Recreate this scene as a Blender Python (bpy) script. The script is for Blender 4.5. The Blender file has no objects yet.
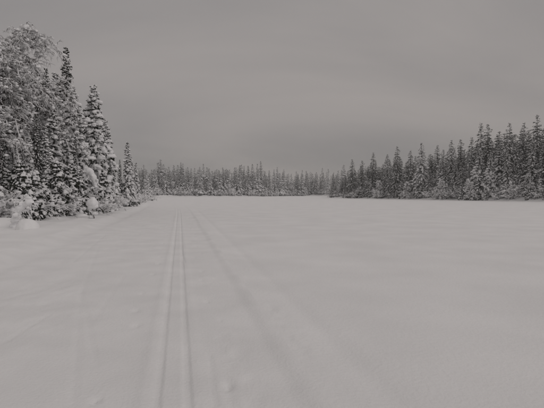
import bpy, math
import numpy as np

# ------------------------------------------------------------------ camera
S = bpy.context.scene
CAM_H, FPX = 1.6, 419.0            # eye height (m), focal length in photo pixels
HORIZON = 193.3                    # photo row of the horizon
cam_d = bpy.data.cameras.new('camera')
cam = bpy.data.objects.new('camera', cam_d)
S.collection.objects.link(cam)
cam_d.sensor_width = 36.0
cam_d.lens = 36.0 * FPX / 544.0
cam_d.clip_start, cam_d.clip_end = 0.1, 6000
cam.location = (0, 0, CAM_H)
cam.rotation_euler = (math.radians(90) - math.atan((204 - HORIZON) / FPX), 0, 0)
S.camera = cam

# ------------------------------------------------------------------ sky and sun
SUN_EL, SUN_AZ = math.radians(38), math.radians(125)   # azimuth from +Y, plus = right
world = bpy.data.worlds.new('World'); S.world = world
world.use_nodes = True
nt = world.node_tree; nt.nodes.clear(); N, L = nt.nodes, nt.links
def mnode(op, a=None, b=None, tree=None, clamp=False):
    tree = tree or nt
    n = tree.nodes.new('ShaderNodeMath'); n.operation = op; n.use_clamp = clamp
    for i, v in enumerate((a, b)):
        if v is None: continue
        if isinstance(v, (int, float)): n.inputs[i].default_value = v
        else: tree.links.new(v, n.inputs[i])
    return n.outputs[0]
out = N.new('ShaderNodeOutputWorld')
sky = N.new('ShaderNodeTexSky'); sky.sky_type = 'NISHITA'; sky.sun_disc = False
sky.sun_elevation = SUN_EL; sky.sun_rotation = SUN_AZ
bg_clear = N.new('ShaderNodeBackground'); bg_clear.inputs[1].default_value = 0.08
L.new(sky.outputs[0], bg_clear.inputs[0])
tc = N.new('ShaderNodeTexCoord'); sep = N.new('ShaderNodeSeparateXYZ')
L.new(tc.outputs['Generated'], sep.inputs[0])
up = mnode('MAXIMUM', sep.outputs[2], 0.0)
# overcast dome: brighter towards the zenith
dome = mnode('MULTIPLY_ADD', up, 1.1); dome.node.inputs[2].default_value = 1.25
dome = mnode('DIVIDE', dome, 3.0)
# cloud deck, seen in perspective on a flat layer
den = mnode('ADD', up, 0.40)
cx = mnode('DIVIDE', sep.outputs[0], den); cy = mnode('DIVIDE', sep.outputs[1], den)
cmb = N.new('ShaderNodeCombineXYZ'); L.new(cx, cmb.inputs[0]); L.new(cy, cmb.inputs[1])
mp = N.new('ShaderNodeMapping'); mp.inputs['Rotation'].default_value = (0, 0, math.radians(-28))
mp.inputs['Scale'].default_value = (0.55, 1.0, 1); mp.inputs['Location'].default_value = (1.35, 0.2, 0)
L.new(cmb.outputs[0], mp.inputs[0])
ns = N.new('ShaderNodeTexNoise'); ns.inputs['Scale'].default_value = 1.0
ns.inputs['Detail'].default_value = 6; ns.inputs['Roughness'].default_value = 0.48
ns.inputs['Distortion'].default_value = 0.5
L.new(mp.outputs[0], ns.inputs['Vector'])
ramp = N.new('ShaderNodeValToRGB'); cr = ramp.color_ramp; cr.interpolation = 'B_SPLINE'
cr.elements[0].position = 0.34; cr.elements[0].color = (0.395, 0.382, 0.383, 1)
cr.elements[1].position = 0.66; cr.elements[1].color = (0.75, 0.684, 0.65, 1)
L.new(ns.outputs[0], ramp.inputs[0])
bg = N.new('ShaderNodeBackground'); L.new(ramp.outputs[0], bg.inputs[0]); L.new(dome, bg.inputs[1])
mix = N.new('ShaderNodeMixShader'); mix.inputs[0].default_value = 0.97
L.new(bg_clear.outputs[0], mix.inputs[1]); L.new(bg.outputs[0], mix.inputs[2])
L.new(mix.outputs[0], out.inputs[0])

sun_d = bpy.data.lights.new('sun', 'SUN'); sun_d.energy = 0.5; sun_d.angle = math.radians(50)
sun_d.color = (1.0, 0.95, 0.94)
sun = bpy.data.objects.new('sun', sun_d); S.collection.objects.link(sun)
sun.rotation_euler = (math.pi / 2 - SUN_EL, 0, math.pi - SUN_AZ)
sun.location = (60, -20, 60)

S.view_settings.view_transform = 'Standard'; S.view_settings.look = 'None'
S.view_settings.exposure = 0.0; S.view_settings.gamma = 1.0
S.cycles.use_denoising = True
S.cycles.max_bounces = 6; S.cycles.diffuse_bounces = 4; S.cycles.volume_bounces = 1
S.cycles.sample_clamp_indirect = 4

# ------------------------------------------------------------------ helpers
rng = np.random.default_rng(7)
C = S.collection

def px_ground(x, y):
    """photo pixel of a point lying on the flat lake -> X, Y in metres"""
    d = CAM_H * FPX / (y - HORIZON)
    return (x - 272) / FPX * d, d
def px_at(x, d): return (x - 272) / FPX * d
def z_at(y, d): return CAM_H + (HORIZON - y) / FPX * d

def hash2(ix, iy, seed):
    n = (ix.astype(np.int64) * 374761393 + iy.astype(np.int64) * 668265263 + seed * 974634777) & 0x7fffffff
    n = ((n ^ (n >> 13)) * 1274126177) & 0x7fffffff
    return ((n ^ (n >> 16)) & 0xffff) / 65535.0
def vnoise(x, y, seed=0):
    ix, iy = np.floor(x), np.floor(y); fx, fy = x - ix, y - iy
    fx = fx * fx * fx * (fx * (fx * 6 - 15) + 10); fy = fy * fy * fy * (fy * (fy * 6 - 15) + 10)
    a, b = hash2(ix, iy, seed), hash2(ix + 1, iy, seed)
    c, d = hash2(ix, iy + 1, seed), hash2(ix + 1, iy + 1, seed)
    return (a + (b - a) * fx) * (1 - fy) + (c + (d - c) * fx) * fy - 0.5
def fbm(x, y, seed=0, octv=4, rough=0.5):
    s, amp, f = 0, 1.0, 1.0
    for k in range(octv):
        s = s + amp * vnoise(x * f + 17.3 * k, y * f - 9.1 * k, seed + k); amp *= rough; f *= 2.03
    return s
def sstep(a, b, x):
    t = np.clip((x - a) / (b - a), 0, 1); return t * t * (3 - 2 * t)

# ------------------------------------------------------------------ materials
def material(name, col, col2=None, scale=3.0, rough=0.8, bump=0.0, bump_scale=40.0, bump_dist=0.01, spec=0.3, sheen=None):
    m = bpy.data.materials.new(name); m.use_nodes = True
    t = m.node_tree; b = t.nodes['Principled BSDF']
    b.inputs['Roughness'].default_value = rough
    b.inputs['Specular IOR Level'].default_value = spec
    tcn = t.nodes.new('ShaderNodeTexCoord')
    if col2 is None: b.inputs['Base Color'].default_value = (*col, 1)
    else:
        n = t.nodes.new('ShaderNodeTexNoise'); n.inputs['Scale'].default_value = scale
        n.inputs['Detail'].default_value = 5
        r = t.nodes.new('ShaderNodeValToRGB')
        r.color_ramp.elements[0].position = 0.35; r.color_ramp.elements[0].color = (*col, 1)
        r.color_ramp.elements[1].position = 0.65; r.color_ramp.elements[1].color = (*col2, 1)
        t.links.new(tcn.outputs['Object'], n.inputs['Vector']); t.links.new(n.outputs[0], r.inputs[0])
        t.links.new(r.outputs[0], b.inputs['Base Color'])
    if bump:
        n2 = t.nodes.new('ShaderNodeTexNoise'); n2.inputs['Scale'].default_value = bump_scale
        n2.inputs['Detail'].default_value = 6; n2.inputs['Roughness'].default_value = 0.6
        t.links.new(tcn.outputs['Object'], n2.inputs['Vector'])
        bp = t.nodes.new('ShaderNodeBump'); bp.inputs['Strength'].default_value = bump
        bp.inputs['Distance'].default_value = bump_dist
        t.links.new(n2.outputs[0], bp.inputs['Height']); t.links.new(bp.outputs[0], b.inputs['Normal'])
    return m
M_SNOW = material('settled_snow', (0.80, 0.80, 0.80), (0.86, 0.86, 0.86), 0.6, 0.75, 0.6, 22.0, 0.018, 0.25)
M_TRAIL = material('groomed_snow', (0.80, 0.80, 0.80), (0.86, 0.86, 0.86), 1.3, 0.7, 0.6, 30.0, 0.016, 0.25)
M_TSNOW = material('tree_snow', (0.78, 0.78, 0.79), (0.86, 0.86, 0.86), 4.0, 0.8, 0.4, 18.0, 0.02, 0.2)
M_NEEDLE = material('spruce_needles', (0.014, 0.017, 0.012), (0.036, 0.039, 0.026), 2.5, 0.75, spec=0.2)
M_BARK = material('spruce_bark', (0.035, 0.028, 0.024), (0.085, 0.07, 0.06), 9.0, 0.9, 0.6, 30, 0.02)
M_BIRCH = material('birch_bark', (0.05, 0.042, 0.04), (0.34, 0.32, 0.30), 5.0, 0.8, 0.3, 30, 0.01)
M_TWIG = material('birch_twigs', (0.035, 0.026, 0.024), (0.07, 0.052, 0.046), 5.0, 0.85)

# ------------------------------------------------------------------ mesh builders (numpy)
class MB:
    def __init__(self): self.v, self.f, self.n = [], [], 0
    def add(self, v, f):
        self.v.append(v.reshape(-1, 3)); self.f.append((np.asarray(f) + self.n)); self.n += len(self.v[-1])
    def mesh(self, name, mat, smooth=True):
        me = bpy.data.meshes.new(name)
        v = np.concatenate(self.v).astype(np.float32)
        me.vertices.add(len(v)); me.vertices.foreach_set('co', v.ravel())
        sizes = np.concatenate([np.full(len(f), f.shape[1]) for f in self.f])
        idx = np.concatenate([f.ravel() for f in self.f]).astype(np.int32)
        me.loops.add(len(idx)); me.loops.foreach_set('vertex_index', idx)
        me.polygons.add(len(sizes))
        st = np.concatenate([[0], np.cumsum(sizes)[:-1]]).astype(np.int32)
        me.polygons.foreach_set('loop_start', st)
        me.polygons.foreach_set('use_smooth', np.full(len(sizes), smooth))
        me.update(calc_edges=True); me.validate()
        me.materials.append(mat)
        return me

def unit(a): return a / np.maximum(np.linalg.norm(a, axis=-1, keepdims=True), 1e-9)
def tubes(mb, P, RW, RH=None, sides=4, jitter=0.0, r=rng):
    """N swept tubes: P (N,K,3), half-width RW (N,K), half-height RH (N,K)"""
    RH = RW if RH is None else RH
    Nn, K, _ = P.shape
    T = np.gradient(P, axis=1); T = unit(T)
    ref = np.zeros_like(T); vert = np.abs(T[..., 2:3]) > 0.92
    ref[..., 2] = 1; ref = np.where(vert, np.array([1.0, 0, 0]), ref)
    side = unit(np.cross(T, ref)); upv = np.cross(side, T)
    a = np.arange(sides) * 2 * np.pi / sides + 0.3
    ca, sa = np.cos(a), np.sin(a)
    j = 1 + jitter * (r.random((Nn, K, sides, 1)) - 0.5) * 2
    V = P[:, :, None] + (side[:, :, None] * (RW[..., None] * ca)[..., None] + upv[:, :, None] * (RH[..., None] * sa)[..., None]) * j
    i = np.arange(Nn * K * sides).reshape(Nn, K, sides)
    q = np.stack([i[:, :-1], np.roll(i, -1, 2)[:, :-1], np.roll(i, -1, 2)[:, 1:], i[:, 1:]], -1).reshape(-1, 4)
    mb.add(V, q)
def snow_strips(mb, P, w, h, sides=5, jitter=0.25, r=rng):
    """lumpy rolls of snow lying on the top side of branches"""
    Nn, K, _ = P.shape
    s = np.linspace(0, 1, K)
    prof = np.clip(np.minimum(s * 5 + 0.25, (1 - s) * 3.2 + 0.02), 0, 1) ** 0.6
    lump = 0.3 + 1.45 * r.random((Nn, K)) ** 1.4
    W = w[:, None] * prof * lump; H = h[:, None] * prof * lump
    Q = P.copy(); Q[..., 2] += H * 0.55
    tubes(mb, Q, W, H, sides, jitter, r)
def blades(mb, B, D, w, r=rng):
    """flat pointed sprays: base B, vector D, half width w"""
    n = len(B); rv = unit(r.normal(size=(n, 3)))
    s = unit(np.cross(D, rv)) * w[:, None]
    V = np.stack([B, B + D * 0.4 + s, B + D, B + D * 0.45 - s], 1)
    mb.add(V, np.arange(n * 4).reshape(n, 4))
def ico(sub):
    t = (1 + 5 ** .5) / 2
    v = [(-1, t, 0), (1, t, 0), (-1, -t, 0), (1, -t, 0), (0, -1, t), (0, 1, t), (0, -1, -t), (0, 1, -t), (t, 0, -1), (t, 0, 1), (-t, 0, -1), (-t, 0, 1)]
    f = [(0, 11, 5), (0, 5, 1), (0, 1, 7), (0, 7, 10), (0, 10, 11), (1, 5, 9), (5, 11, 4), (11, 10, 2), (10, 7, 6), (7, 1, 8), (3, 9, 4), (3, 4, 2), (3, 2, 6), (3, 6, 8), (3, 8, 9), (4, 9, 5), (2, 4, 11), (6, 2, 10), (8, 6, 7), (9, 8, 1)]
    v = [np.array(p) / np.linalg.norm(p) for p in v]
    for _ in range(sub):
        cache, nf = {}, []
        def mid(a, b):
            k = (min(a, b), max(a, b))
            if k not in cache:
                p = v[a] + v[b]; v.append(p / np.linalg.norm(p)); cache[k] = len(v) - 1
            return cache[k]
        for a, b, c in f:
            ab, bc, ca_ = mid(a, b), mid(b, c), mid(c, a)
            nf += [(a, ab, ca_), (b, bc, ab), (c, ca_, bc), (ab, bc, ca_)]
        f = nf
    return np.array(v), np.array(f)
ICO0, ICO1, ICO2, ICO4 = ico(0), ico(1), ico(2), ico(4)
def blobs(mb, Cn, R, tmpl=ICO1, jitter=0.2, r=rng):
    """snow clumps: centres Cn (N,3), radii R (N,3), flattened underneath"""
    v, f = tmpl; n = len(Cn)
    a = r.random(n) * 6.283; ca, sa = np.cos(a), np.sin(a)
    d = np.where(v[:, 2:3] < 0, v * np.array([1, 1, 0.55]), v)
    k = 3.1 + r.random((n, 1)) * 2; ph = r.random((n, 3)) * 6.28
    wob = 1 + jitter * (np.sin(k * v[:, 0] + ph[:, :1]) + np.sin(k * v[:, 1] + ph[:, 1:2]) + np.sin(k * v[:, 2] + ph[:, 2:]))
    V = d[None] * R[:, None] * wob[..., None]
    V = np.stack([V[..., 0] * ca[:, None] - V[..., 1] * sa[:, None], V[..., 0] * sa[:, None] + V[..., 1] * ca[:, None], V[..., 2]], -1) + Cn[:, None]
    F = (f[None] + (np.arange(n) * len(v))[:, None, None]).reshape(-1, 3)
    mb.add(V, F)
def along(P, idx, s):
    """points and tangents at parameter s on polylines P[idx]"""
    K = P.shape[1]; t = np.clip(s, 0, 0.9999) * (K - 1); i = t.astype(int); f = (t - i)[:, None]
    a, b = P[idx, i], P[idx, i + 1]
    return a * (1 - f) + b * f, unit(b - a)

# ------------------------------------------------------------------ tree builders: return dict part -> mesh
def spruce(H, Rb, seed, snow=1.0, whorl=0.36, per=6, dens=7.0, droop=0.55, clump=0.5, bare=0.04, fine=1.0, csize=1.0, pexp=0.78, ssides=5, bw=1.0):
    r = np.random.default_rng(seed)
    tr = MB(); s = np.linspace(0, 1, 10)
    wob = np.cumsum(r.normal(0, 0.012 * H / 10, (10, 2)), 0)
    TP = np.stack([wob[:, 0], wob[:, 1], s * H - 0.25], -1)[None]
    tubes(tr, TP, ((0.0085 * H + 0.02) * (1 - s) ** 0.9 + 0.008)[None], sides=8, r=r)
    zs, az = [], []
    z = bare * H + 0.15
    while z < H * 0.985:
        t = z / H; n = per if t < 0.85 else max(3, per - 2)
        a0 = r.random() * 6.28
        for k in range(n):
            zs.append(z + r.normal(0, whorl * 0.22)); az.append(a0 + k * 6.283 / n + r.normal(0, 0.22))
        z += whorl * (1.0 - 0.45 * t) * r.uniform(0.8, 1.2)
    zs, az = np.clip(np.array(zs), 0.1, H * 0.985), np.array(az); nB = len(zs); t = zs / H
    prof = np.minimum((1 - t) ** pexp * 1.05, 0.80 + 0.6 * t)
    gap = 0.82 + 0.36 * np.array([vnoise(np.array([z * 0.8]), np.array([a * 0.6]), seed)[0] for z, a in zip(zs, az)]) * 2
    Lb = Rb * prof * r.uniform(0.68, 1.2, nB) * gap + 0.07 * 0.78 / pexp - 0.12 * (pexp - 0.78)
    K = 6; ss = np.linspace(0, 1, K)
    up0 = 0.12 + 0.75 * np.clip((t - 0.72) / 0.28, 0, 1) + r.normal(0, 0.08, nB)
    dr = droop * (1 - 0.75 * t ** 3) * r.uniform(0.7, 1.3, nB)
    outd = np.stack([np.cos(az), np.sin(az), 0 * az], -1)
    base = np.stack([np.interp(zs, TP[0, :, 2], TP[0, :, 0]), np.interp(zs, TP[0, :, 2], TP[0, :, 1]), zs], -1)
    P = base[:, None] + outd[:, None] * (Lb[:, None] * ss)[..., None] * 0.95
    P[..., 2] += Lb[:, None] * (up0[:, None] * ss - dr[:, None] * ss ** 1.7 + 0.12 * ss ** 4)
    cr_ = MB()
    tubes(cr_, P, (0.008 + 0.012 * Lb)[:, None] * (1.05 - ss), sides=3, r=r)
    # side branchlets
    cnt = np.maximum(2, (1 + Lb * dens).astype(int)); idx = np.repeat(np.arange(nB), cnt)
    sp = 0.12 + 0.85 * r.random(len(idx)) ** 0.9
    B, T = along(P, idx, sp)
    sg = np.where(r.random(len(idx)) < 0.5, -1, 1) * r.uniform(0.45, 1.15, len(idx))
    c_, s_ = np.cos(sg), np.sin(sg)
    D = np.stack([T[:, 0] * c_ - T[:, 1] * s_, T[:, 0] * s_ + T[:, 1] * c_, T[:, 2] * 0.5], -1)
    ln = (0.05 + 0.10 * (1 - t[idx]) + 0.36 * Lb[idx] * (1 - 0.55 * sp)) * r.uniform(0.65, 1.25, len(idx))
    k4 = np.linspace(0, 1, 4)
    SP = B[:, None] + D[:, None] * (ln[:, None] * k4)[..., None]
    SP[..., 2] -= ln[:, None] * 0.45 * k4 ** 2 * r.uniform(0.4, 1.4, (len(idx), 1))
    # needle sprays on branchlets and along the branch tips
    nb = max(3, int(5 * fine)); bi = np.repeat(np.arange(len(idx)), nb)
    bb, bt = along(SP, bi, r.random(len(bi)) * 0.85)
    dv = bt + r.normal(0, 0.45, bt.shape); dv[:, 2] -= 0.42
    bl = (0.10 + 0.22 * ln[bi]) * r.uniform(0.7, 1.4, len(bi)) / max(fine, 0.6) ** 0.3
    blades(cr_, bb, unit(dv) * (bl * (1 + (bw - 1) * (1 - t[idx[bi]])))[:, None], bl * 0.26 * (1 + (bw - 1) * (1 - t[idx[bi]])), r)
    mi = np.repeat(np.arange(nB), nb + 3)
    bb, bt = along(P, mi, 0.1 + 0.9 * r.random(len(mi)))
    dv = bt + r.normal(0, 0.4, bt.shape); dv[:, 2] -= 0.35
    bl = (0.07 + 0.08 * (1 - t[mi]) + 0.10 * Lb[mi]) * r.uniform(0.7, 1.3, len(mi))
    blades(cr_, bb, unit(dv) * (bl * (1 + (bw - 1) * (1 - t[mi])))[:, None], bl * 0.25 * (1 + (bw - 1) * (1 - t[mi])), r)
    # leader shoot
    nl = 14; zl = H * (0.955 + 0.045 * r.random(nl)) - 0.25
    d_ = r.normal(0, 1, (nl, 3)); d_[:, 2] = np.abs(d_[:, 2]) + 0.4
    blades(cr_, np.stack([np.full(nl, wob[-1, 0]), np.full(nl, wob[-1, 1]), zl], -1), unit(d_) * 0.2, np.full(nl, 0.03), r)
    sn = MB()
    keep = r.random(nB) < 0.55 + 0.45 * snow
    wS = snow * (0.018 + 0.062 * Lb) * r.uniform(0.6, 1.3, nB)
    snow_strips(sn, P[keep][:, 1:], wS[keep], wS[keep] * 0.75, sides=ssides, r=r)
    keep = r.random(len(idx)) < min(0.8, 0.15 + 0.42 * snow)
    wS = snow * (0.016 + 0.12 * ln) * r.uniform(0.55, 1.35, len(idx))
    snow_strips(sn, SP[keep], wS[keep], wS[keep] * 0.72, sides=ssides, r=r)
    ncl = int(nB * clump * snow)
    if ncl:
        ci = r.integers(0, nB, ncl); cp, _ = along(P, ci, r.uniform(0.35, 0.95, ncl))
        R = (0.05 + 0.115 * Lb[ci])[:, None] * r.uniform(0.7, 1.4, (ncl, 3)) * np.array([1.1, 1.0, 0.85]) * min(snow, 1.25) * csize
        cp[:, 2] += R[:, 2] * 0.3
        blobs(sn, cp, R, r=r)
    blobs(sn, np.array([[wob[-1, 0], wob[-1, 1], H - 0.25 - 0.08]]), np.array([[0.07, 0.07, 0.12]]) * (0.5 + 0.5 * snow), r=r)
    return {'trunk': tr.mesh('spruce_trunk', M_BARK), 'crown': cr_.mesh('spruce_crown', M_NEEDLE, False), 'snow_cover': sn.mesh('spruce_snow', M_TSNOW)}

def sub_branches(r, P, per, s0, s1, lfac, Lp, spread, droop, K, up=0.0, taper=0.5):
    n = len(P); idx = np.repeat(np.arange(n), per)
    s = s0 + (s1 - s0) * r.random(len(idx))
    B, T = along(P, idx, s)
    D = unit(T + spread * unit(r.normal(size=T.shape)) + np.array([0, 0, up]))
    ln = lfac * Lp[idx] * (1 - taper * s) * r.uniform(0.6, 1.3, len(idx))
    k = np.linspace(0, 1, K)
    Q = B[:, None] + D[:, None] * (ln[:, None] * k)[..., None]
    Q[..., 2] -= ln[:, None] * droop * (k ** 1.9) * r.uniform(0.5, 1.5, (len(idx), 1))
    Q += np.cumsum(r.normal(0, 0.085, (len(idx), K, 3)) * ln[:, None, None], 1) * (k > 0)[:, None]
    return Q, ln
def birch(H, seed, lean=(0.0, 0.0), hook=0.0, n1=30, n2=9, n3=7, snow=1.0, spread=0.34, low=0.14, fat=1.0):
    r = np.random.default_rng(seed)
    K = 16; s = np.linspace(0, 1, K)
    w = np.cumsum(r.normal(0, 0.011 * H, (K, 2)), 0) * 0.6
    TP = np.zeros((1, K, 3))
    TP[0, :, 0] = lean[0] * s ** 1.6 * H + w[:, 0] * s + hook * np.clip(s - 0.72, 0, 1) ** 1.5 * 7
    TP[0, :, 1] = lean[1] * s ** 1.6 * H + w[:, 1] * s
    TP[0, :, 2] = H * (s - abs(hook) * 0.9 * np.clip(s - 0.8, 0, 1) ** 1.6) - 0.25
    tr = MB(); tubes(tr, TP, ((0.0095 * H * fat + 0.01) * (1 - s) ** 0.8 + 0.012)[None], sides=8, r=r)
    k7 = 8
    i0 = np.zeros(n1, int); sp = np.sort(low + (0.97 - low) * r.random(n1) ** 0.85)
    B, T = along(TP, i0, sp)
    az = np.arange(n1) * 2.39996 + r.normal(0, 0.4, n1)
    env = np.sin(np.pi * np.clip(0.18 + 0.80 * sp, 0, 1)) ** 0.7
    Lp = spread * H * (0.25 + 0.75 * env) * r.uniform(0.6, 1.15, n1)
    el = r.uniform(0.35, 1.05, n1)
    D = np.stack([np.cos(az) * np.cos(el), np.sin(az) * np.cos(el), np.sin(el)], -1)
    k = np.linspace(0, 1, k7)
    P1 = B[:, None] + D[:, None] * (Lp[:, None] * k)[..., None]
    P1[..., 2] -= Lp[:, None] * r.uniform(0.35, 1.1, (n1, 1)) * k ** 2
    P1[..., :2] += np.cumsum(r.normal(0, 0.025, (n1, k7, 2)) * Lp[:, None, None], 1) * (k > 0)[:, None]
    P1 = np.concatenate([P1, TP[:, -8:], TP[:, -8:] + r.normal(0, 0.03, (1, 8, 3))], 0); Lp = np.concatenate([Lp, [H * 0.3, H * 0.22]])
    P2, L2 = sub_branches(r, P1, n2, 0.12, 1.0, 0.40, Lp, 1.05, 0.55, 6, up=0.08)
    P3, L3 = sub_branches(r, P2, n3, 0.1, 1.0, 0.42, L2, 1.0, 0.45, 5, up=-0.05)
    cr_ = MB()
    tubes(cr_, P1[:-2], (0.010 + 0.008 * Lp[:-2])[:, None] * (1.12 - k), sides=5, r=r)
    tubes(cr_, P2, (0.007 + 0.006 * L2)[:, None] * (1.15 - np.linspace(0, 1, 6)), sides=3, r=r)
    tubes(cr_, P3, (0.0075 + 0.004 * L3)[:, None] * (1.2 - np.linspace(0, 1, 5)), sides=3, r=r)
    sn = MB()
    w1 = snow * (0.014 + 0.006 * Lp[:-2]); snow_strips(sn, P1[:-2], w1, w1 * 0.9, r=r)
    keep = r.random(len(P2)) < 0.5
    w2 = snow * r.uniform(0.014, 0.036, len(P2)); snow_strips(sn, P2[keep], w2[keep], w2[keep], sides=4, r=r)
    keep = r.random(len(P3)) < 0.42
    w3 = snow * r.uniform(0.009, 0.024, len(P3)); snow_strips(sn, P3[keep], w3[keep], w3[keep], sides=3, r=r)
    nc = int(len(P2) * 2.6); ci = r.integers(0, len(P3), nc); cp, _ = along(P3, ci, r.random(nc))
    R = snow * (0.026 + 0.085 * r.random((nc, 1)) ** 2.5) * r.uniform(0.8, 1.3, (nc, 3)) * np.array([1.1, 1.1, 0.75])
    big = R.mean(1) > 0.062
    blobs(sn, cp[big], R[big], r=r); blobs(sn, cp[~big], R[~big], ICO0, r=r)
    return {'trunk': tr.mesh('birch_trunk', M_BIRCH), 'crown': cr_.mesh('birch_crown', M_TWIG), 'snow_cover': sn.mesh('birch_snow', M_TSNOW)}
def shrub(H, seed, stems=12, n2=9, n3=7, snow=1.0, lump=0.7, spreadr=0.5):
    r = np.random.default_rng(seed)
    az = r.random(stems) * 6.283; el = r.uniform(0.85, 1.45, stems); Lp = H * r.uniform(0.65, 1.35, stems)
    D = np.stack([np.cos(az) * np.cos(el), np.sin(az) * np.cos(el), np.sin(el)], -1)
    B = np.stack([r.normal(0, 0.22 * spreadr * H, stems), r.normal(0, 0.22 * spreadr * H, stems), np.full(stems, -0.2)], -1)
    k = np.linspace(0, 1, 8)
    P1 = B[:, None] + D[:, None] * (Lp[:, None] * k)[..., None]
    bend = r.uniform(0.05, 0.6, stems)
    P1[..., 2] -= Lp[:, None] * bend[:, None] * k ** 2.4
    P1[..., 0] += (np.cos(az) * bend * Lp * 0.45)[:, None] * k ** 2
    P1[..., 1] += (np.sin(az) * bend * Lp * 0.45)[:, None] * k ** 2
    P2, L2 = sub_branches(r, P1, n2, 0.2, 1.0, 0.30, Lp, 1.1, 0.4, 6, up=0.15)
    P3, L3 = sub_branches(r, P2, n3, 0.15, 1.0, 0.5, L2, 1.0, 0.4, 5)
    st = MB()
    tubes(st, P1, (0.012 + 0.006 * Lp)[:, None] * (1.1 - k), sides=5, r=r)
    tubes(st, P2, (0.006 + 0.005 * L2)[:, None] * (1.15 - np.linspace(0, 1, 6)), sides=3, r=r)
    tubes(st, P3, (0.005 + 0.004 * L3)[:, None] * (1.15 - np.linspace(0, 1, 5)), sides=3, r=r)
    sn = MB()
    w1 = snow * r.uniform(0.02, 0.05, stems); snow_strips(sn, P1, w1, w1, r=r)
    keep = r.random(len(P2)) < 0.5; P2k = P2[keep]
    w2 = snow * r.uniform(0.014, 0.036, len(P2k)); snow_strips(sn, P2k, w2, w2 * 0.9, r=r)
    P3k = P3[r.random(len(P3)) < 0.3]
    w3 = snow * r.uniform(0.009, 0.026, len(P3k)); snow_strips(sn, P3k, w3, w3, sides=4, r=r)
    nc = int(len(P2) * lump); ci = r.integers(0, len(P2), nc); cp, _ = along(P2, ci, r.random(nc))
    cp = cp[cp[:, 2] > 0.1]; nc = len(cp)
    R = snow * (0.035 + 0.11 * r.random((nc, 1)) ** 2.2) * r.uniform(0.75, 1.4, (nc, 3)) * np.array([1.15, 1.0, 0.8])
    blobs(sn, cp, R, r=r)
    return {'stems': st.mesh('shrub_stems', M_TWIG), 'snow_cover': sn.mesh('shrub_snow', M_TSNOW)}

# ------------------------------------------------------------------ ground shape
LAKE = np.array([(-9.0, -260), (-8.2, -30), (-8.6, 0), (-10.2, 12), (-11.6, 19), (-12.6, 26), (-15.0, 38), (-19, 55), (-25, 85),
                 (-33, 120), (-46, 160), (-56, 186), (-40, 196), (-20, 200), (-8, 214), (2, 240), (14, 262), (27, 254), (32, 220),
                 (27, 185), (22.5, 158), (21.5, 146), (25.5, 138), (32, 122), (38, 106), (44.5, 93), (50.5, 81), (57, 66), (64, 40), (68, 0), (72, -260)], float)
def shore(X, Y):
    """signed distance to the lake shore, positive on land"""
    d2 = np.full(X.shape, 1e12); inside = np.zeros(X.shape, bool); n = len(LAKE)
    for i in range(n):
        a, b = LAKE[i], LAKE[(i + 1) % n]; e = b - a
        t = np.clip(((X - a[0]) * e[0] + (Y - a[1]) * e[1]) / (e @ e), 0, 1)
        d2 = np.minimum(d2, (X - a[0] - t * e[0]) ** 2 + (Y - a[1] - t * e[1]) ** 2)
        c = (a[1] > Y) != (b[1] > Y)
        with np.errstate(divide='ignore', invalid='ignore'):
            c &= X < e[0] * (Y - a[1]) / (e[1] if e[1] else 1e-9) + a[0]
        inside ^= c
    d = np.sqrt(d2); d = np.where(inside, -d, d)
    return d + 1.1 * vnoise(X * 0.22, Y * 0.22, 61) + 0.5 * vnoise(X * 0.7, Y * 0.7, 62)
CS = math.cos(math.atan(0.22))
def track_x(Y): return -0.075 - 0.22 * Y - 0.0006 * np.clip(Y - 30, 0, 60) ** 2 - 0.072 * np.clip(Y - 90, 0, None)
def seg_groove(X, Y, a, b, w, depth):
    a, b = np.array(a), np.array(b); e = b - a
    t = np.clip(((X - a[0]) * e[0] + (Y - a[1]) * e[1]) / (e @ e), 0, 1)
    d = np.hypot(X - a[0] - t * e[0], Y - a[1] - t * e[1])
    return -depth * np.exp(-(d / w) ** 2)
rs = np.random.default_rng(21)
POLES = []
for k in range(70):
    v = 2.0 + k * 0.62 + rs.normal(0, 0.25); sd = 1 if k % 2 else -1
    POLES.append((track_x(v) + sd * rs.uniform(0.42, 0.66), v, rs.uniform(0.022, 0.04), rs.uniform(0.015, 0.04)))
SCRATCH = [((-1.49, 3.1), (-3.17, 6.9), 0.035, 0.016), ((-1.63, 3.85), (-3.1, 6.77), 0.035, 0.014), ((-2.88, 4.44), (-2.95, 5.5), 0.03, 0.022),
           ((-4.1, 6.2), (-3.9, 6.9), 0.03, 0.02), ((-3.1, 6.8), (-5.2, 12.5), 0.04, 0.014), ((-0.62, 4.1), (-0.42, 3.1), 0.022, 0.022),
           ((-0.40, 3.6), (-0.25, 2.9), 0.02, 0.018), ((-2.2, 5.0), (-2.9, 8.2), 0.025, 0.014), ((-4.6, 9.6), (-6.4, 16), 0.05, 0.016),
           ((-2.4, 3.3), (-3.9, 5.9), 0.03, 0.012), ((-2.0, 9.6), (-2.6, 12.0), 0.03, 0.016)]
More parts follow.
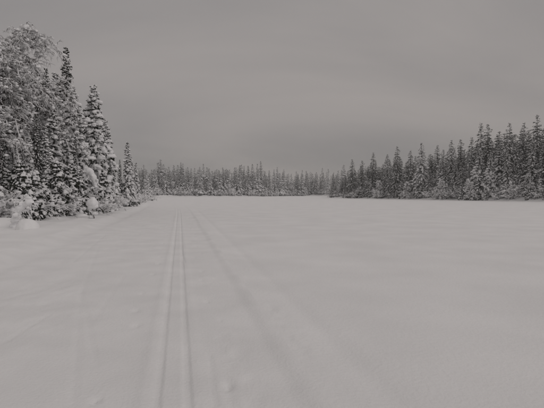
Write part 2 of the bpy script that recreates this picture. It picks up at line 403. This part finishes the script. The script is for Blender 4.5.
def ground_z(X, Y, detail=True):
    d = shore(X, Y); land = np.clip(d, 0, None)
    z = (0.70 + 0.75 * sstep(20, 45, X)) * sstep(-0.6, 5.0, d) + 0.035 * np.clip(land - 4, 0, 160)
    z = z + (0.30 * fbm(X * 0.55, Y * 0.55, 3, 3) + 0.16 * fbm(X * 1.7, Y * 1.7, 9, 2)) * sstep(-2.5, 3, d)
    u = (X - track_x(Y)) * CS
    out = sstep(0.9, 2.2, np.abs(u + 1.4) - 2.5)              # off the groomed lane
    z = z + 0.011 * fbm(X * 0.12, Y * 0.12, 5, 2) * sstep(0.5, 14, np.abs(u + 1.4) - 2.4)
    z = z + 0.008 * fbm(X * 0.8, Y * 0.5, 11, 3) * (0.15 + 0.6 * out)
    if not detail: return z
    fade = (1 - sstep(14, 62, Y)) * (1 - 0.0 * X)
    wig = 0.012 * vnoise(Y * 0.35, Y * 0 + 3, 4)
    au = np.abs(u - wig)
    cru = 0.012 * vnoise(X * 22, Y * 13, 71)
    g = np.exp(-((au + cru - 0.118) / 0.038) ** 6)
    lip = np.exp(-((au - 0.225) / 0.06) ** 2) * np.where(u < 0, 1.6, 0.8)
    wn = 1 + 0.5 * vnoise(Y * 1.3, Y * 0, 8)
    z = z + fade * (-0.018 * g * wn + 0.008 * lip * wn)
    # groomed lane a little below the untouched snow, with soft shoulders
    rw = 0.03 * vnoise(Y * 0.25, Y * 0 + 5, 6) + 0.025 * vnoise(Y * 3.1, Y * 0, 16)
    z = z + fade * 0.034 * sstep(0.92, 1.12, u + rw) - fade * 0.022 * np.exp(-((u + rw - 1.66) / 0.15) ** 2) - 0.012 * fade * sstep(1.12, 1.5, u + rw)
    z = z + 0.13 * (1 - sstep(-4.5, -3.75, u + 3 * rw)) + 0.05 * np.exp(-((u + 3 * rw + 5.6) / 0.35) ** 2) * (1 - sstep(20, 50, Y)) - 0.03 * np.exp(-((u + 3 * rw + 3.55) / 0.25) ** 2)
    # scuffed strips where poles and skis have worked the snow
    for c, wd in ((0.56, 0.14), (-0.62, 0.16), (-1.9, 0.9), (1.3, 0.15)):
        z = z + 0.020 * fbm(X * 7, Y * 5, 31, 3) * np.exp(-((u - c) / wd) ** 2) * sstep(-0.12, 0.22, vnoise(X * 1.1, Y * 0.9, 44)) * fade
    near = (Y > 1) & (Y < 48) & (np.abs(u) < 8)
    zz = np.zeros(near.sum()); Xn, Yn = X[near], Y[near]
    for px_, py_, w, dp in POLES:
        zz -= 1.3 * dp * np.exp(-((Xn - px_) ** 2 + ((Yn - py_) * 0.6) ** 2) / w ** 2)
    for a, b, w, dp in SCRATCH: zz += seg_groove(Xn, Yn, a, b, w * 0.7, dp * 0.7)
    z[near] += zz
    return z

def steps(*seg):
    """(stop, step) runs chained from the first stop"""
    o = [seg[0]]
    for stop, st0, st1 in seg[1:]:
        x = o[-1]; n0 = x
        while x < stop - 1e-6:
            x += st0 + (st1 - st0) * min(1, (x - n0) / max(stop - n0, 1e-6)); o.append(min(x, stop))
    return np.array(o)
uR = steps(0, (0.30, 0.013, 0.013), (2.1, 0.028, 0.03), (5, 0.05, 0.3), (60, 0.35, 1.6), (130, 1.6, 2.6), (1400, 3, 260))
uL = steps(0, (0.30, 0.013, 0.013), (4.6, 0.032, 0.04), (8, 0.055, 0.14), (30, 0.15, 0.6), (110, 0.7, 2.2), (1400, 3, 260))
U = np.concatenate([-uL[::-1], uR[1:]])
V = np.concatenate([-steps(0, (4, 0.3, 0.6), (60, 1, 6), (1200, 10, 260))[::-1], steps(0, (1.6, 0.3, 0.05), (60, 0.023, 0.6), (300, 0.55, 2.6), (2200, 4, 320))[1:]])
GU, GV = np.meshgrid(U, V)
GX = track_x(GV) + GU / CS; GY = GV
GZ = ground_z(GX, GY)
def sheet(name, j0, j1, mat):
    nr, nc = len(V), j1 - j0 + 1
    mb = MB(); i = np.arange(nr * nc).reshape(nr, nc)
    q = np.stack([i[:-1, :-1], i[:-1, 1:], i[1:, 1:], i[1:, :-1]], -1).reshape(-1, 4)
    mb.add(np.stack([GX[:, j0:j1 + 1], GY[:, j0:j1 + 1], GZ[:, j0:j1 + 1]], -1), q)
    o = bpy.data.objects.new(name, mb.mesh(name, mat)); C.objects.link(o)
    o['kind'] = 'structure'; return o
jl = int(np.argmin(np.abs(U + 4.4))); jr = int(np.argmin(np.abs(U - 1.14)))
sheet('snow_field', 0, jl, M_SNOW)
t_ = sheet('ski_trail', jl, jr, M_TRAIL)
sheet('lake_snow', jr, len(U) - 1, M_SNOW)

def gz(x, y): return float(ground_z(np.array([x], float), np.array([y], float), False)[0])

# ------------------------------------------------------------------ placing
def place(kind, name, label, cat, x, y, scale=1.0, rot=0.0, group=None, sz=None, sink=0.0, tilt=(0, 0), single=None):
    """an Empty at the foot of the tree carrying copies of its parts (meshes shared between alike trees)"""
    e = bpy.data.objects.new(name, None); C.objects.link(e)
    e.empty_display_size = 0.3
    e.location = (x, y, gz(x, y) - sink)
    e.rotation_euler = (tilt[0], tilt[1], rot)
    s = scale; e.scale = (s, s, sz if sz else s)
    e['label'] = label; e['category'] = cat
    if group: e['group'] = group
    for part, me in kind.items():
        o = bpy.data.objects.new(part, me); C.objects.link(o); o.parent = e
        if part == 'snow_cover': o['kind'] = 'stuff'
    return e

# ------------------------------------------------------------------ kinds
SP_HEAVY = [spruce(10, 1.85, 101, snow=1.3, clump=1.9, droop=0.95), spruce(10, 1.6, 102, snow=1.2, clump=1.8, droop=1.1)]
SP_TALL = spruce(13, 1.25, 103, snow=0.8, whorl=0.34, clump=1.0, droop=1.0)
SP_SMALL = [spruce(3.2, 0.80, 104, snow=1.05, whorl=0.24, dens=10, clump=1.1, droop=0.9), spruce(2.4, 0.70, 105, snow=1.2, whorl=0.24, dens=10, clump=1.3, droop=0.9)]
SP_MID = [spruce(14, 2.35, 110 + k, snow=(0.85, 0.6, 0.75, 1.05, 0.55)[k], whorl=0.44, per=5, dens=5.2, droop=(1.15, 0.95, 1.1, 1.2, 0.9)[k], clump=(1.8, 1.1, 1.5, 2.4, 0.9)[k], fine=0.75, csize=0.8, pexp=0.78) for k in range(5)]
SP_FAR = [spruce(13, 2.3, 120 + k, snow=(0.8, 1.0, 1.2)[k], whorl=0.6, per=5, dens=4.2, droop=1.0, clump=1.3, fine=0.7, csize=0.9, pexp=0.84) for k in range(3)]
B_HOOK = birch(12.6, 201, lean=(-0.02, 0.0), hook=0.62, n1=54, n2=13, n3=9, snow=1.2, spread=0.30, low=0.28)
B_BIG = [birch(11.5, 202, lean=(0.03, -0.02), hook=-0.3, n1=40, n2=12, n3=7, snow=1.05, spread=0.36, low=0.3), birch(10, 203, lean=(0.06, -0.03), hook=0.4, n1=36, n2=11, n3=7, snow=1.1, spread=0.34, low=0.3)]
B_MID = birch(9, 204, lean=(0.05, 0.02), hook=0.5, n1=26, n2=7, n3=6, snow=1.9, low=0.04)
SHR = [shrub(2.8, 301, 18, snow=1.05, lump=1.8), shrub(2.2, 302, 16, snow=1.15, lump=1.8), shrub(1.6, 303, 14, snow=1.2, lump=1.8)]

# ------------------------------------------------------------------ left shore: birches, spruces, thicket
def at(x, d, top=None, H=None):
    X = px_at(x, d)
    sc = None if top is None else (z_at(top, d) - gz(X, d)) / (H - 0.25)
    return X, d, sc
G_L = 'trees on the left shore'
ANCHOR_L = [(-20, 'outside the left edge'), (0, 'at the left edge'), (12, 'left of the tallest birch'), (25, 'below the tallest birch'), (37, 'just right of the tallest birch trunk'), (50, 'below the shorter birch'), (64, 'by the tall narrow spruce'), (76, 'below the tall narrow spruce'),
            (86, 'by the hooded sapling'), (96, 'below the heavily clumped spruce'), (110, 'between the clumped and the small pointed spruce'), (127, 'by the small pointed spruce'), (142, 'where the left shore ends'), (152, 'at the very tip of the left shore')]
def near_phrase(x, anchors): return min(anchors, key=lambda a: abs(a[0] - x))[1]
X, Y, s = at(24, 27, 20, 12.6)
place(B_HOOK, 'birch_tree', 'tallest snow-laden birch at left with its top bending over to the right', 'tree', X, Y, s, 0.0, G_L)
X, Y, s = at(-6, 24, 38, 11.5)
place(B_BIG[0], 'birch_tree', 'snowy birch cut by the left edge of the picture', 'tree', X, Y, s, 0.4, G_L)
X, Y, s = at(50, 29, 72, 10)
place(B_BIG[1], 'birch_tree', 'shorter snowy birch just right of the tallest birch', 'tree', X, Y, s, 0.2, G_L)
X, Y, s = at(-30, 21, 60, 11.5)
place(B_BIG[0], 'birch_tree', 'snowy birch standing outside the left edge nearest the viewer', 'tree', X, Y, s, 2.2, G_L)
X, Y, s = at(6, 25, 48, 11.5)
place(B_BIG[0], 'birch_tree', 'snowy birch between the left edge and the tallest birch', 'tree', X, Y, s, 4.4, G_L)
X, Y, s = at(14, 31, 60, 10)
place(B_BIG[1], 'birch_tree', 'snowy birch half hidden behind the tallest birch', 'tree', X, Y, s, 3.6, G_L)
X, Y, s = at(68, 33, 50, 13)
place(SP_TALL, 'spruce_tree', 'tall narrow dark spruce right beside the tallest birch', 'tree', X, Y, s, 1.0, G_L)
X, Y, s = at(95, 34, 88, 10)
place(SP_HEAVY[0], 'spruce_tree', 'spruce with heavy white snow clumps right of the tall narrow spruce', 'tree', X, Y, s, 0.3, G_L)
X, Y, s = at(81, 30, 112, 10)
place(SP_HEAVY[1], 'spruce_tree', 'medium spruce filling the gap below the tall narrow spruce', 'tree', X, Y, s, 1.7, G_L)
X, Y, s = at(128, 47, 143, 10)
place(SP_HEAVY[1], 'spruce_tree', 'small pointed spruce standing clear at the right end of the left shore trees', 'tree', X, Y, s, 4.0, G_L)
BACK = [(10, 24, 108), (24, 25.5, 98), (37, 25, 115), (44, 28, 92), (54, 27, 110), (3, 23, 128), (30, 24, 138), (66, 28, 128), (75, 28.5, 135), (18, 23.5, 150), (50, 25, 150), (-3, 27, 60), (20, 30, 58), (33, 31, 72), (48, 33, 70), (74, 31, 90), (4, 30, 78), (38, 34, 66), (57, 37, 76), (30, 28, 112), (-22, 30, 70), (62, 29, 118), (46, 26, 128), (14, 25, 120), (106, 40, 122), (112, 46, 150), (120, 55, 160), (-14, 23, 110),
        (136, 62, 163), (143, 74, 170), (148, 90, 172), (87, 40, 110), (110, 36, 158)]
for k, (x, d, top) in enumerate(BACK):
    kd = (SP_HEAVY + [SP_TALL])[k % 3]; H = 13 if kd is SP_TALL else 10
    X, Y, s = at(x, d, top, H)
    place(kd, 'spruce_tree', ('tall snowy spruce half hidden ' if d > 29.5 else 'shorter snow-clumped spruce in front ') + near_phrase(x, ANCHOR_L), 'tree', X, Y, s, k * 1.3, 'spruces packed in the left thicket')
r = np.random.default_rng(5)
# thicket along the shore edge
k = 0
for x, d in [(-16, 19.5), (-4, 20.5), (8, 21.5), (22, 23), (33, 23.5), (44, 24.5), (54, 25.5), (63, 26), (72, 27.5), (79, 28), (98, 31), (104, 34), (109, 37), (115, 41), (120, 45), (124, 50),
             (132, 55), (137, 62), (141, 70), (146, 80), (150, 92), (153, 106), (-10, 23), (16, 25), (40, 27), (60, 29), (86, 32), (101, 38), (28, 26), (70, 30), (2, 23.5), (50, 28)]:
    X = px_at(x, d); kd = SHR[k % 3]
    place(kd, 'snow_laden_shrub', 'bare shrub bowed under snow ' + ('further back ' if k > 21 else '') + near_phrase(x, ANCHOR_L), 'shrub', X, d, r.uniform(0.6, 1.05), r.random() * 6.28, 'shrubs along the left shore')
    k += 1
for x, d, i in [(-8, 21, 1), (20, 22, 0), (28, 22.3, 1), (44, 24, 1), (64, 26, 1), (78, 27, 0), (84, 28, 1), (103, 33, 0), (107, 36, 1), (117, 43, 1), (121, 47, 0), (134, 60, 1), (139, 68, 0), (96, 30, 1), (57, 25, 0), (36, 22.8, 1), (112, 42, 0), (126, 52, 1), (70, 26.5, 0), (10, 22.5, 0)]:
    X = px_at(x, d)
    place(SP_SMALL[i], 'spruce_sapling', 'young spruce wrapped in snow ' + near_phrase(x, ANCHOR_L), 'sapling', X, d, r.uniform(0.75, 1.1), r.random() * 6.28, 'saplings in the left thicket')

# snow figures: bent saplings buried in snow
def snow_figure(name, label, cat, x, d, stem, blobsl, mound=None, rot=0):
    """stem: list of (dx, z, r); blobsl: (dx, dy, z, rx, rz)"""
    e = bpy.data.objects.new(name, None); C.objects.link(e); X = px_at(x, d)
    e.location = (X, d, gz(X, d)); e['label'] = label; e['category'] = cat
    st = np.array(stem, float)
    tt = np.linspace(0, 1, len(st)); t2 = np.linspace(0, 1, 14)
    P = np.stack([np.interp(t2, tt, st[:, 0]), 0.05 * np.sin(t2 * 5), np.interp(t2, tt, st[:, 1])], -1)[None]
    mb = MB(); tubes(mb, P, np.interp(t2, tt, st[:, 2])[None] * 0.5, sides=7)
    rr = np.random.default_rng(int(x * 10))
    Tw, Lw = sub_branches(rr, P, 30, 0.1, 1, 0.34, np.array([1.2]), 0.9, 0.6, 5)
    tubes(mb, Tw, (0.009 * (1.1 - np.linspace(0, 1, 5)))[None].repeat(len(Tw), 0), sides=3)
    o = bpy.data.objects.new('stem', mb.mesh('bent_stem', M_TWIG)); C.objects.link(o); o.parent = e
    sn = MB(); b = np.array(blobsl, float)
    if len(b) > 5:
        tb = np.linspace(0, 1, len(b)); t3 = np.linspace(0, 1, 26)
        Q = np.stack([np.interp(t3, tb, b[:, i]) for i in range(3)], -1)[None]
        end = np.clip(np.minimum(t3 * 9 + 0.05, (1 - t3) * 7 + 0.02), 0, 1) ** 0.5
        lump = 1 + 0.55 * fbm(t3 * 12 + x, t3 * 0, 5, 3)
        tubes(sn, Q, (np.interp(t3, tb, b[:, 3]) * end * lump)[None], (np.interp(t3, tb, b[:, 4]) * end * lump)[None], 12, 0.10, rr)
        b = np.repeat(b, 3, 0); b[:, 3:] *= rr.uniform(0.4, 0.85, (len(b), 1)); b[:, :3] += rr.normal(0, 0.10, (len(b), 3))
    if len(b): blobs(sn, b[:, :3], np.stack([b[:, 3], b[:, 3] * 0.95, b[:, 4]], -1), ICO2, 0.13 if len(b) > 5 else 0.06, rr)
    w = rr.uniform(0.014, 0.03, len(Tw)); snow_strips(sn, Tw, w, w, r=rr)
    o = bpy.data.objects.new('snow_cover', sn.mesh('figure_snow', M_TSNOW)); C.objects.link(o); o.parent = e; o['kind'] = 'stuff'
    return e
snow_figure('bent_sapling', 'snow-plastered bent stub hooking right above a rounded snow mound at left', 'sapling', 17, 17.6,
            [(-0.15, -0.2, 0.09), (-0.1, 0.5, 0.08), (0.1, 0.95, 0.07), (0.5, 1.2, 0.05), (0.75, 1.15, 0.04)],
            [(-0.18, 0, 0.02, 0.20, 0.2), (-0.14, 0, 0.3, 0.13, 0.15), (-0.10, -0.04, 0.55, 0.17, 0.17), (-0.02, -0.05, 0.78, 0.12, 0.14), (0.12, -0.03, 0.97, 0.17, 0.16), (0.33, 0, 1.12, 0.15, 0.13), (0.52, 0, 1.22, 0.19, 0.15), (0.74, 0, 1.2, 0.10, 0.09)])
snow_figure('bent_sapling', 'thin sapling crowned by a round ball of snow at the thicket edge', 'sapling', 92.5, 24.5,
            [(0.1, -0.2, 0.07), (0.03, 0.35, 0.06), (0, 0.7, 0.05), (0, 0.95, 0.04)],
            [(0, 0, 0.95, 0.33, 0.42), (0.02, 0.03, 0.84, 0.30, 0.3), (0.14, 0, 0.40, 0.16, 0.13), (-0.1, 0, 0.2, 0.15, 0.12)])
snow_figure('bent_sapling', 'tall sapling bowed into a hood of thick snow above the snow ball', 'sapling', 85, 28,
            [(-0.3, -0.2, 0.09), (-0.25, 1.5, 0.08), (-0.1, 2.7, 0.07), (0.25, 3.2, 0.05), (0.6, 2.7, 0.04), (0.7, 2.0, 0.03)],
            [(-0.26, 0, 1.7, 0.12, 0.14), (-0.2, -0.05, 2.3, 0.17, 0.17), (-0.05, 0, 2.8, 0.2, 0.2), (0.12, 0, 3.12, 0.25, 0.2), (0.36, 0, 3.05, 0.24, 0.22), (0.55, 0, 2.7, 0.2, 0.24), (0.66, 0, 2.3, 0.2, 0.22), (0.7, 0, 1.95, 0.1, 0.14)])
def mound(label, x, d, rx, rz, seed):
    X = px_at(x, d); mb = MB(); rr = np.random.default_rng(seed)
    v, f = ICO4; n = 1 + 0.10 * fbm(v[:, 0] * 1.4 + seed, v[:, 1] * 1.4 + v[:, 2], seed, 3)
    mb.add(v * n[:, None] * np.array([rx, rx * 0.9, rz]), f)
    o = bpy.data.objects.new('snow_mound', mb.mesh('snow_mound', M_SNOW)); C.objects.link(o)
    o.location = (X, d, gz(X, d) + rz * 0.15); o['label'] = label; o['category'] = 'snow mound'
mound('rounded snow mound in front of the bent stub at left', 27, 17.0, 0.46, 0.5, 3)
mound('low wide snow hump at the left edge below the birch', 3, 18.5, 0.8, 0.45, 5)
mound('small snow hump beside the sapling with the snow ball', 80, 26.5, 0.5, 0.3, 9)

# ------------------------------------------------------------------ right shore forest
# (photo column, distance, photo row of the tip, kind, label) - the trees that stand out
G_R = 'spruces of the right-hand forest'
ANCHOR_R = [(340, 'at the right forest\'s left tip'), (362, 'by the last dark spruces'), (373, 'by the narrow dark spire'), (397, 'by the dark pointed spruce'), (421, 'by the wide white-clumped spruce'),
            (440, 'by the whiter open-whorled spruces'), (460, 'by the slim middle spruce'), (481, 'by the twin-tipped dark spruce'), (508, 'by the tall blunt spruce'), (530, 'by the tallest right-edge spruces'), (566, 'beyond the right edge of the picture'), (610, 'far beyond the right edge of the picture')]
ANCHOR_F = [(140, 'behind the end of the left shore'), (165, 'left of the trail end'), (185, 'straight beyond the ski trail'), (212, 'at the low notch in the skyline'), (235, 'in the raised middle part'), (258, 'in the falling middle part'), (280, 'left of the pale birch'), (306, 'around the pale birch'), (335, 'beside the right forest tip')]
def near_phrase(x, anchors): return min(anchors, key=lambda a: abs(a[0] - x))[1]
RF = [(536, 83, 116, 2, 'tall spruce with the highest tip, cut close to the right edge of the picture'),
      (523, 87, 124, 0, 'tall spruce next left of the spruce at the right edge'),
      (508, 86, 124, 2, 'tall blunt spruce left of the gap near the right edge'),
      (498, 90, 132, 1, 'dark slim spruce between the two tall pairs near the right edge'),
      (487, 90, 125, 1, 'darkest tall spruce right of the twin-tipped spruce in the right forest'),
      (480, 92, 124, 4, 'twin-tipped dark spruce marking the first high point of the right forest'),
      (471, 96, 138, 4, 'dark slender spruce at the left shoulder of the high right forest'),
      (460, 98, 140, 1, 'slim spruce in the middle slope of the right forest skyline'),
      (451, 99, 141, 0, 'spruce with open whorls left of the slim middle spruce'),
      (443, 102, 150, 3, 'whiter spruce in front of the open-whorled spruce'),
      (437, 105, 146, 4, 'slim dark spruce just right of the wide white-clumped spruce'),
      (421, 106, 143, 3, 'wide spruce with large white snow clumps, highest of the lower right-hand slope'),
      (410, 112, 151, 1, 'slim spruce left of the wide white-clumped spruce'),
      (397, 114, 147, 1, 'dark pointed spruce standing above the low left part of the right forest'),
      (387, 122, 155, 0, 'short spruce between the two dark pointed spruces at the forest end'),
      (373, 126, 153, 4, 'narrow dark spire of a spruce near the left end of the right forest'),
      (362, 130, 161, 1, 'second to last spruce at the left end of the right forest'),
      (352, 134, 160, 4, 'last dark spruce at the left tip of the right forest')]
RX = sorted(RF)
for x, d, top, kk, lab in RF:
    X, Y, s = at(x, d + 4.5, top, 14)
    place(SP_MID[kk], 'spruce_tree', lab, 'tree', X, Y, s ** 0.5 * 1.3, x * 0.7, G_R, sz=s)
prof = np.array([(326, 178), (340, 172), (352, 164), (373, 158), (397, 154), (421, 151), (445, 147), (471, 142), (482, 131), (510, 130), (536, 123), (560, 116), (620, 100), (700, 90)], float)
dist = np.array([(326, 156), (338, 148), (345, 141), (395, 116), (440, 101), (485, 90), (544, 80), (620, 70), (700, 60)], float)
def jitter_row(x0, x1, step, off, drop, kinds, lab, grp, stuff=None, hi=0.12, jit=0.35):
    x = x0
    while x < x1:
        d = np.interp(x, dist[:, 0], dist[:, 1]) + off + r.uniform(-1.2, 1.2)
        top = np.interp(x, prof[:, 0], prof[:, 1]) + drop + abs(r.normal(0, 6))
        X, Y, s = at(x, d, top, 14)
        s = max(s, 0.3); kd = kinds[r.integers(len(kinds))]
        sw = s ** 0.5 * r.uniform(1.1, 1.6)
        if stuff is None: place(kd, 'spruce_tree', lab + ' ' + near_phrase(x, ANCHOR_R), 'tree', X, Y, sw, r.random() * 6.28, grp, sz=s, tilt=(r.normal(0, 0.012), r.normal(0, 0.012)))
        else: stuff.append((X, Y, sw, s, r.random() * 6.28))
        x += step * 95 / d * r.uniform(1 - jit, 1 + jit)
REAR = []
jitter_row(332, 620, 8.5, 3.5, 14, [SP_MID[0], SP_MID[2], SP_MID[3]], 'low snow-heavy spruce in the front row', 'packed right-hand spruces')
jitter_row(336, 620, 8, 7.0, 5, SP_MID, 'snow-dusted spruce in the second row', 'packed right-hand spruces')
jitter_row(334, 620, 8, 11.0, 3, [SP_MID[0], SP_MID[1], SP_MID[4]], 'dark spruce top in the back row', 'packed right-hand spruces')
jitter_row(336, 575, 8.5, 16.0, 3, [SP_MID[1], SP_MID[4]], '', '', stuff=REAR)
# snowy saplings and bushes along the right bank
x = 332
while x < 600:
    d = np.interp(x, dist[:, 0], dist[:, 1]) + r.uniform(0.2, 4.0)
    X = px_at(x, d)
    if r.random() < 0.5:
        place(SHR[r.integers(3)], 'snow_laden_shrub', 'snow-covered bush on the bank ' + near_phrase(x, ANCHOR_R), 'shrub', X, d, r.uniform(0.7, 1.5), r.random() * 6.28, 'bushes below the right forest')
    else:
        place(SP_SMALL[r.integers(2)], 'spruce_sapling', 'snow-wrapped young spruce on the bank ' + near_phrase(x, ANCHOR_R), 'sapling', X, d, r.uniform(0.6, 1.5), r.random() * 6.28, 'young spruces below the right forest')
    x += r.uniform(1.6, 4) * 95 / d
X = px_at(350, 133)
place(B_MID, 'birch_tree', 'white snow-coated birch leaning low over the left tip of the right forest', 'tree', X, 133, 0.55, 0.3, None, tilt=(0, 0.75))
for x, d, lab, sc in [(377, 121, 'snow-plastered bushy birch below the narrow dark spire', 0.62), (405, 111, 'snow-plastered bushy birch beside the dark pointed spruce', 0.55), (441, 99, 'snow-plastered bushy birch under the whiter spruce', 0.6),
                      (470, 92, 'snow-plastered bushy birch under the dark shoulder spruces', 0.55)]:
    place(B_MID, 'birch_tree', lab, 'tree', px_at(x, d), d, sc, x * 1.1)

# ------------------------------------------------------------------ far shore forest
def far_row(x0, x1, off, drop, step, fdist, ftop, lab=None):
    x = x0
    while x < x1:
        d = np.interp(x, *fdist) + off + r.uniform(-2, 2); top = np.interp(x, *ftop) + drop + 7 * float(vnoise(np.array([x * 0.13]), np.array([off * 0.3]), 81)[0]) + abs(r.normal(0, 3.2)) - (r.random() < 0.10) * 2.5
        X, Y, s = at(x, d, top, 13); s = max(s, 0.25)
        if lab: place(SP_FAR[r.integers(3)], 'spruce_tree', lab + ' ' + near_phrase(x, ANCHOR_F), 'tree', X, Y, s ** 0.5 * r.uniform(1.15, 1.75), r.random() * 6.28, 'distant spruces', sz=s)
        else: REAR.append((X, Y, s ** 0.5 * r.uniform(1.2, 1.8), s, r.random() * 6.28))
        x += step * r.uniform(0.55, 1.45)
fd = ([128, 150, 170, 230, 262, 285, 312, 326, 336, 346, 352], [190, 192, 197, 203, 220, 248, 262, 250, 220, 186, 172])
ft = ([128, 150, 185, 205, 214, 222, 245, 262, 275, 290, 310, 330, 350], [165, 163, 163, 166, 170, 166, 164, 165, 168, 170, 170, 169, 168])
far_row(130, 352, 3, 6, 4.4, fd, ft, 'frosted front-row spruce across the lake')
far_row(128, 352, 8, 0, 3.7, fd, ft, 'taller second-row spruce across the lake')
far_row(126, 352, 14, 3, 3.6, fd, ft)
# the rows behind read as one mass of wood: joined low-poly spruces
low = [spruce(13.5, 2.3, 130 + k, snow=1.0, whorl=1.15, per=4, dens=0.9, droop=0.9, clump=0.1, fine=0.6, csize=0.9, pexp=0.84, ssides=3, bw=2.1) for k in range(2)]
acc = {p: MB() for p in ('trunk', 'crown', 'snow_cover')}; tmpl = []
for kd in low:
    dct = {}
    for p, me in kd.items():
        co = np.empty(len(me.vertices) * 3, np.float32); me.vertices.foreach_get('co', co)
        dct[p] = (co.reshape(-1, 3).astype(float), np.array([tuple(pl.vertices) for pl in me.polygons if len(pl.vertices) == 4]).reshape(-1, 4), np.array([tuple(pl.vertices) for pl in me.polygons if len(pl.vertices) == 3]).reshape(-1, 3))
    tmpl.append(dct)
for k, (X, Y, sw, sz_, a) in enumerate(REAR):
    for p, (co, q, t3) in tmpl[k % 2].items():
        c = np.stack([(co[:, 0] * math.cos(a) - co[:, 1] * math.sin(a)) * sw + X, (co[:, 0] * math.sin(a) + co[:, 1] * math.cos(a)) * sw + Y, co[:, 2] * sz_ + gz(X, Y)], -1)
        n0 = acc[p].n; acc[p].v.append(c); acc[p].n += len(c)
        for f_ in (q, t3):
            if len(f_): acc[p].f.append(f_ + n0)
wood = bpy.data.objects.new('forest_background', None); C.objects.link(wood); wood['kind'] = 'stuff'
wood['label'] = 'rear rows of snowy forest closing the gaps behind the shore trees'; wood['category'] = 'forest'
for p, m_ in (('trunk', M_BARK), ('crown', M_NEEDLE), ('snow_cover', M_TSNOW)):
    o = bpy.data.objects.new(p, acc[p].mesh('forest_' + p, m_, p != 'crown')); C.objects.link(o); o.parent = wood; o['kind'] = 'stuff'
x = 150
while x < 345:
    d = np.interp(x, *fd) + r.uniform(0, 3); X = px_at(x, d)
    place(SHR[r.integers(3)], 'snow_laden_shrub', 'tiny white bush on the far shore ' + near_phrase(x, ANCHOR_F), 'shrub', X, d, r.uniform(0.8, 1.9), r.random() * 6.28, 'distant shore bushes')
    x += r.uniform(2.5, 7)
for x, d, lab, sc in [(306, 250, 'pale round-crowned snowy birch alone in front of the distant tree line', 0.62), (330, 240, 'pale snowy birch at the right end of the distant tree line', 0.5)]:
    place(B_MID, 'birch_tree', lab, 'tree', px_at(x, d), d, sc, x * 1.1)

for x in (146, 158, 172, 190, 203, 218, 228, 247, 263, 276, 291, 318):
    d = np.interp(x, *fd) + 1.5
    place(B_MID, 'birch_tree', 'pale frosted birch across the lake ' + near_phrase(x, ANCHOR_F), 'tree', px_at(x, d), d, r.uniform(0.5, 0.85), x * 1.1, 'pale birches on the far shore')
for x in (338, 357, 367, 388, 413, 429, 452, 461, 484, 497, 514, 529):
    d = np.interp(x, dist[:, 0], dist[:, 1]) + 3.2
    place(B_MID, 'birch_tree', 'low snow-coated birch on the bank ' + near_phrase(x, ANCHOR_R), 'tree', px_at(x, d), d, r.uniform(0.4, 0.65), x * 1.1, 'low birches below the right forest')

# things that still share a label and stand side by side: told apart by their order from the left
by_label = {}
for o in C.objects:
    if o.parent is None and 'label' in o.keys(): by_label.setdefault(o['label'], []).append(o)
for lab, obs in by_label.items():
    if 2 <= len(obs) <= 7 and len(lab.split()) <= 13:
        obs.sort(key=lambda o: o.location.x / o.location.y)
        words = ['leftmost', 'second from left', 'third from left', 'fourth from left', 'fifth from left', 'sixth from left'][:len(obs) - 1] + ['rightmost']
        for o, w in zip(obs, words): o['label'] = lab + ', ' + w

# ------------------------------------------------------------------ winter haze
mb = MB()
x0, x1, y0, y1, z0, z1 = -1900, 1480, -1260, 2260, -3, 27
v = np.array([(x, y, z) for z in (z0, z1) for (x, y) in ((x0, y0), (x1, y0), (x1, y1), (x0, y1))], float)
mb.add(v, np.array([(3, 2, 1, 0), (4, 5, 6, 7), (0, 1, 5, 4), (1, 2, 6, 5), (2, 3, 7, 6), (3, 0, 4, 7)]))
mh = bpy.data.materials.new('winter_haze'); mh.use_nodes = True
t = mh.node_tree; t.nodes.remove(t.nodes['Principled BSDF'])
pv = t.nodes.new('ShaderNodeVolumePrincipled'); pv.inputs['Density'].default_value = 0.0005
pv.inputs['Color'].default_value = (0.9, 0.9, 0.9, 1); pv.inputs['Anisotropy'].default_value = 0.2
t.links.new(pv.outputs[0], t.nodes['Material Output'].inputs['Volume'])
hz = bpy.data.objects.new('haze', mb.mesh('haze', mh, False)); C.objects.link(hz); hz['kind'] = 'stuff'
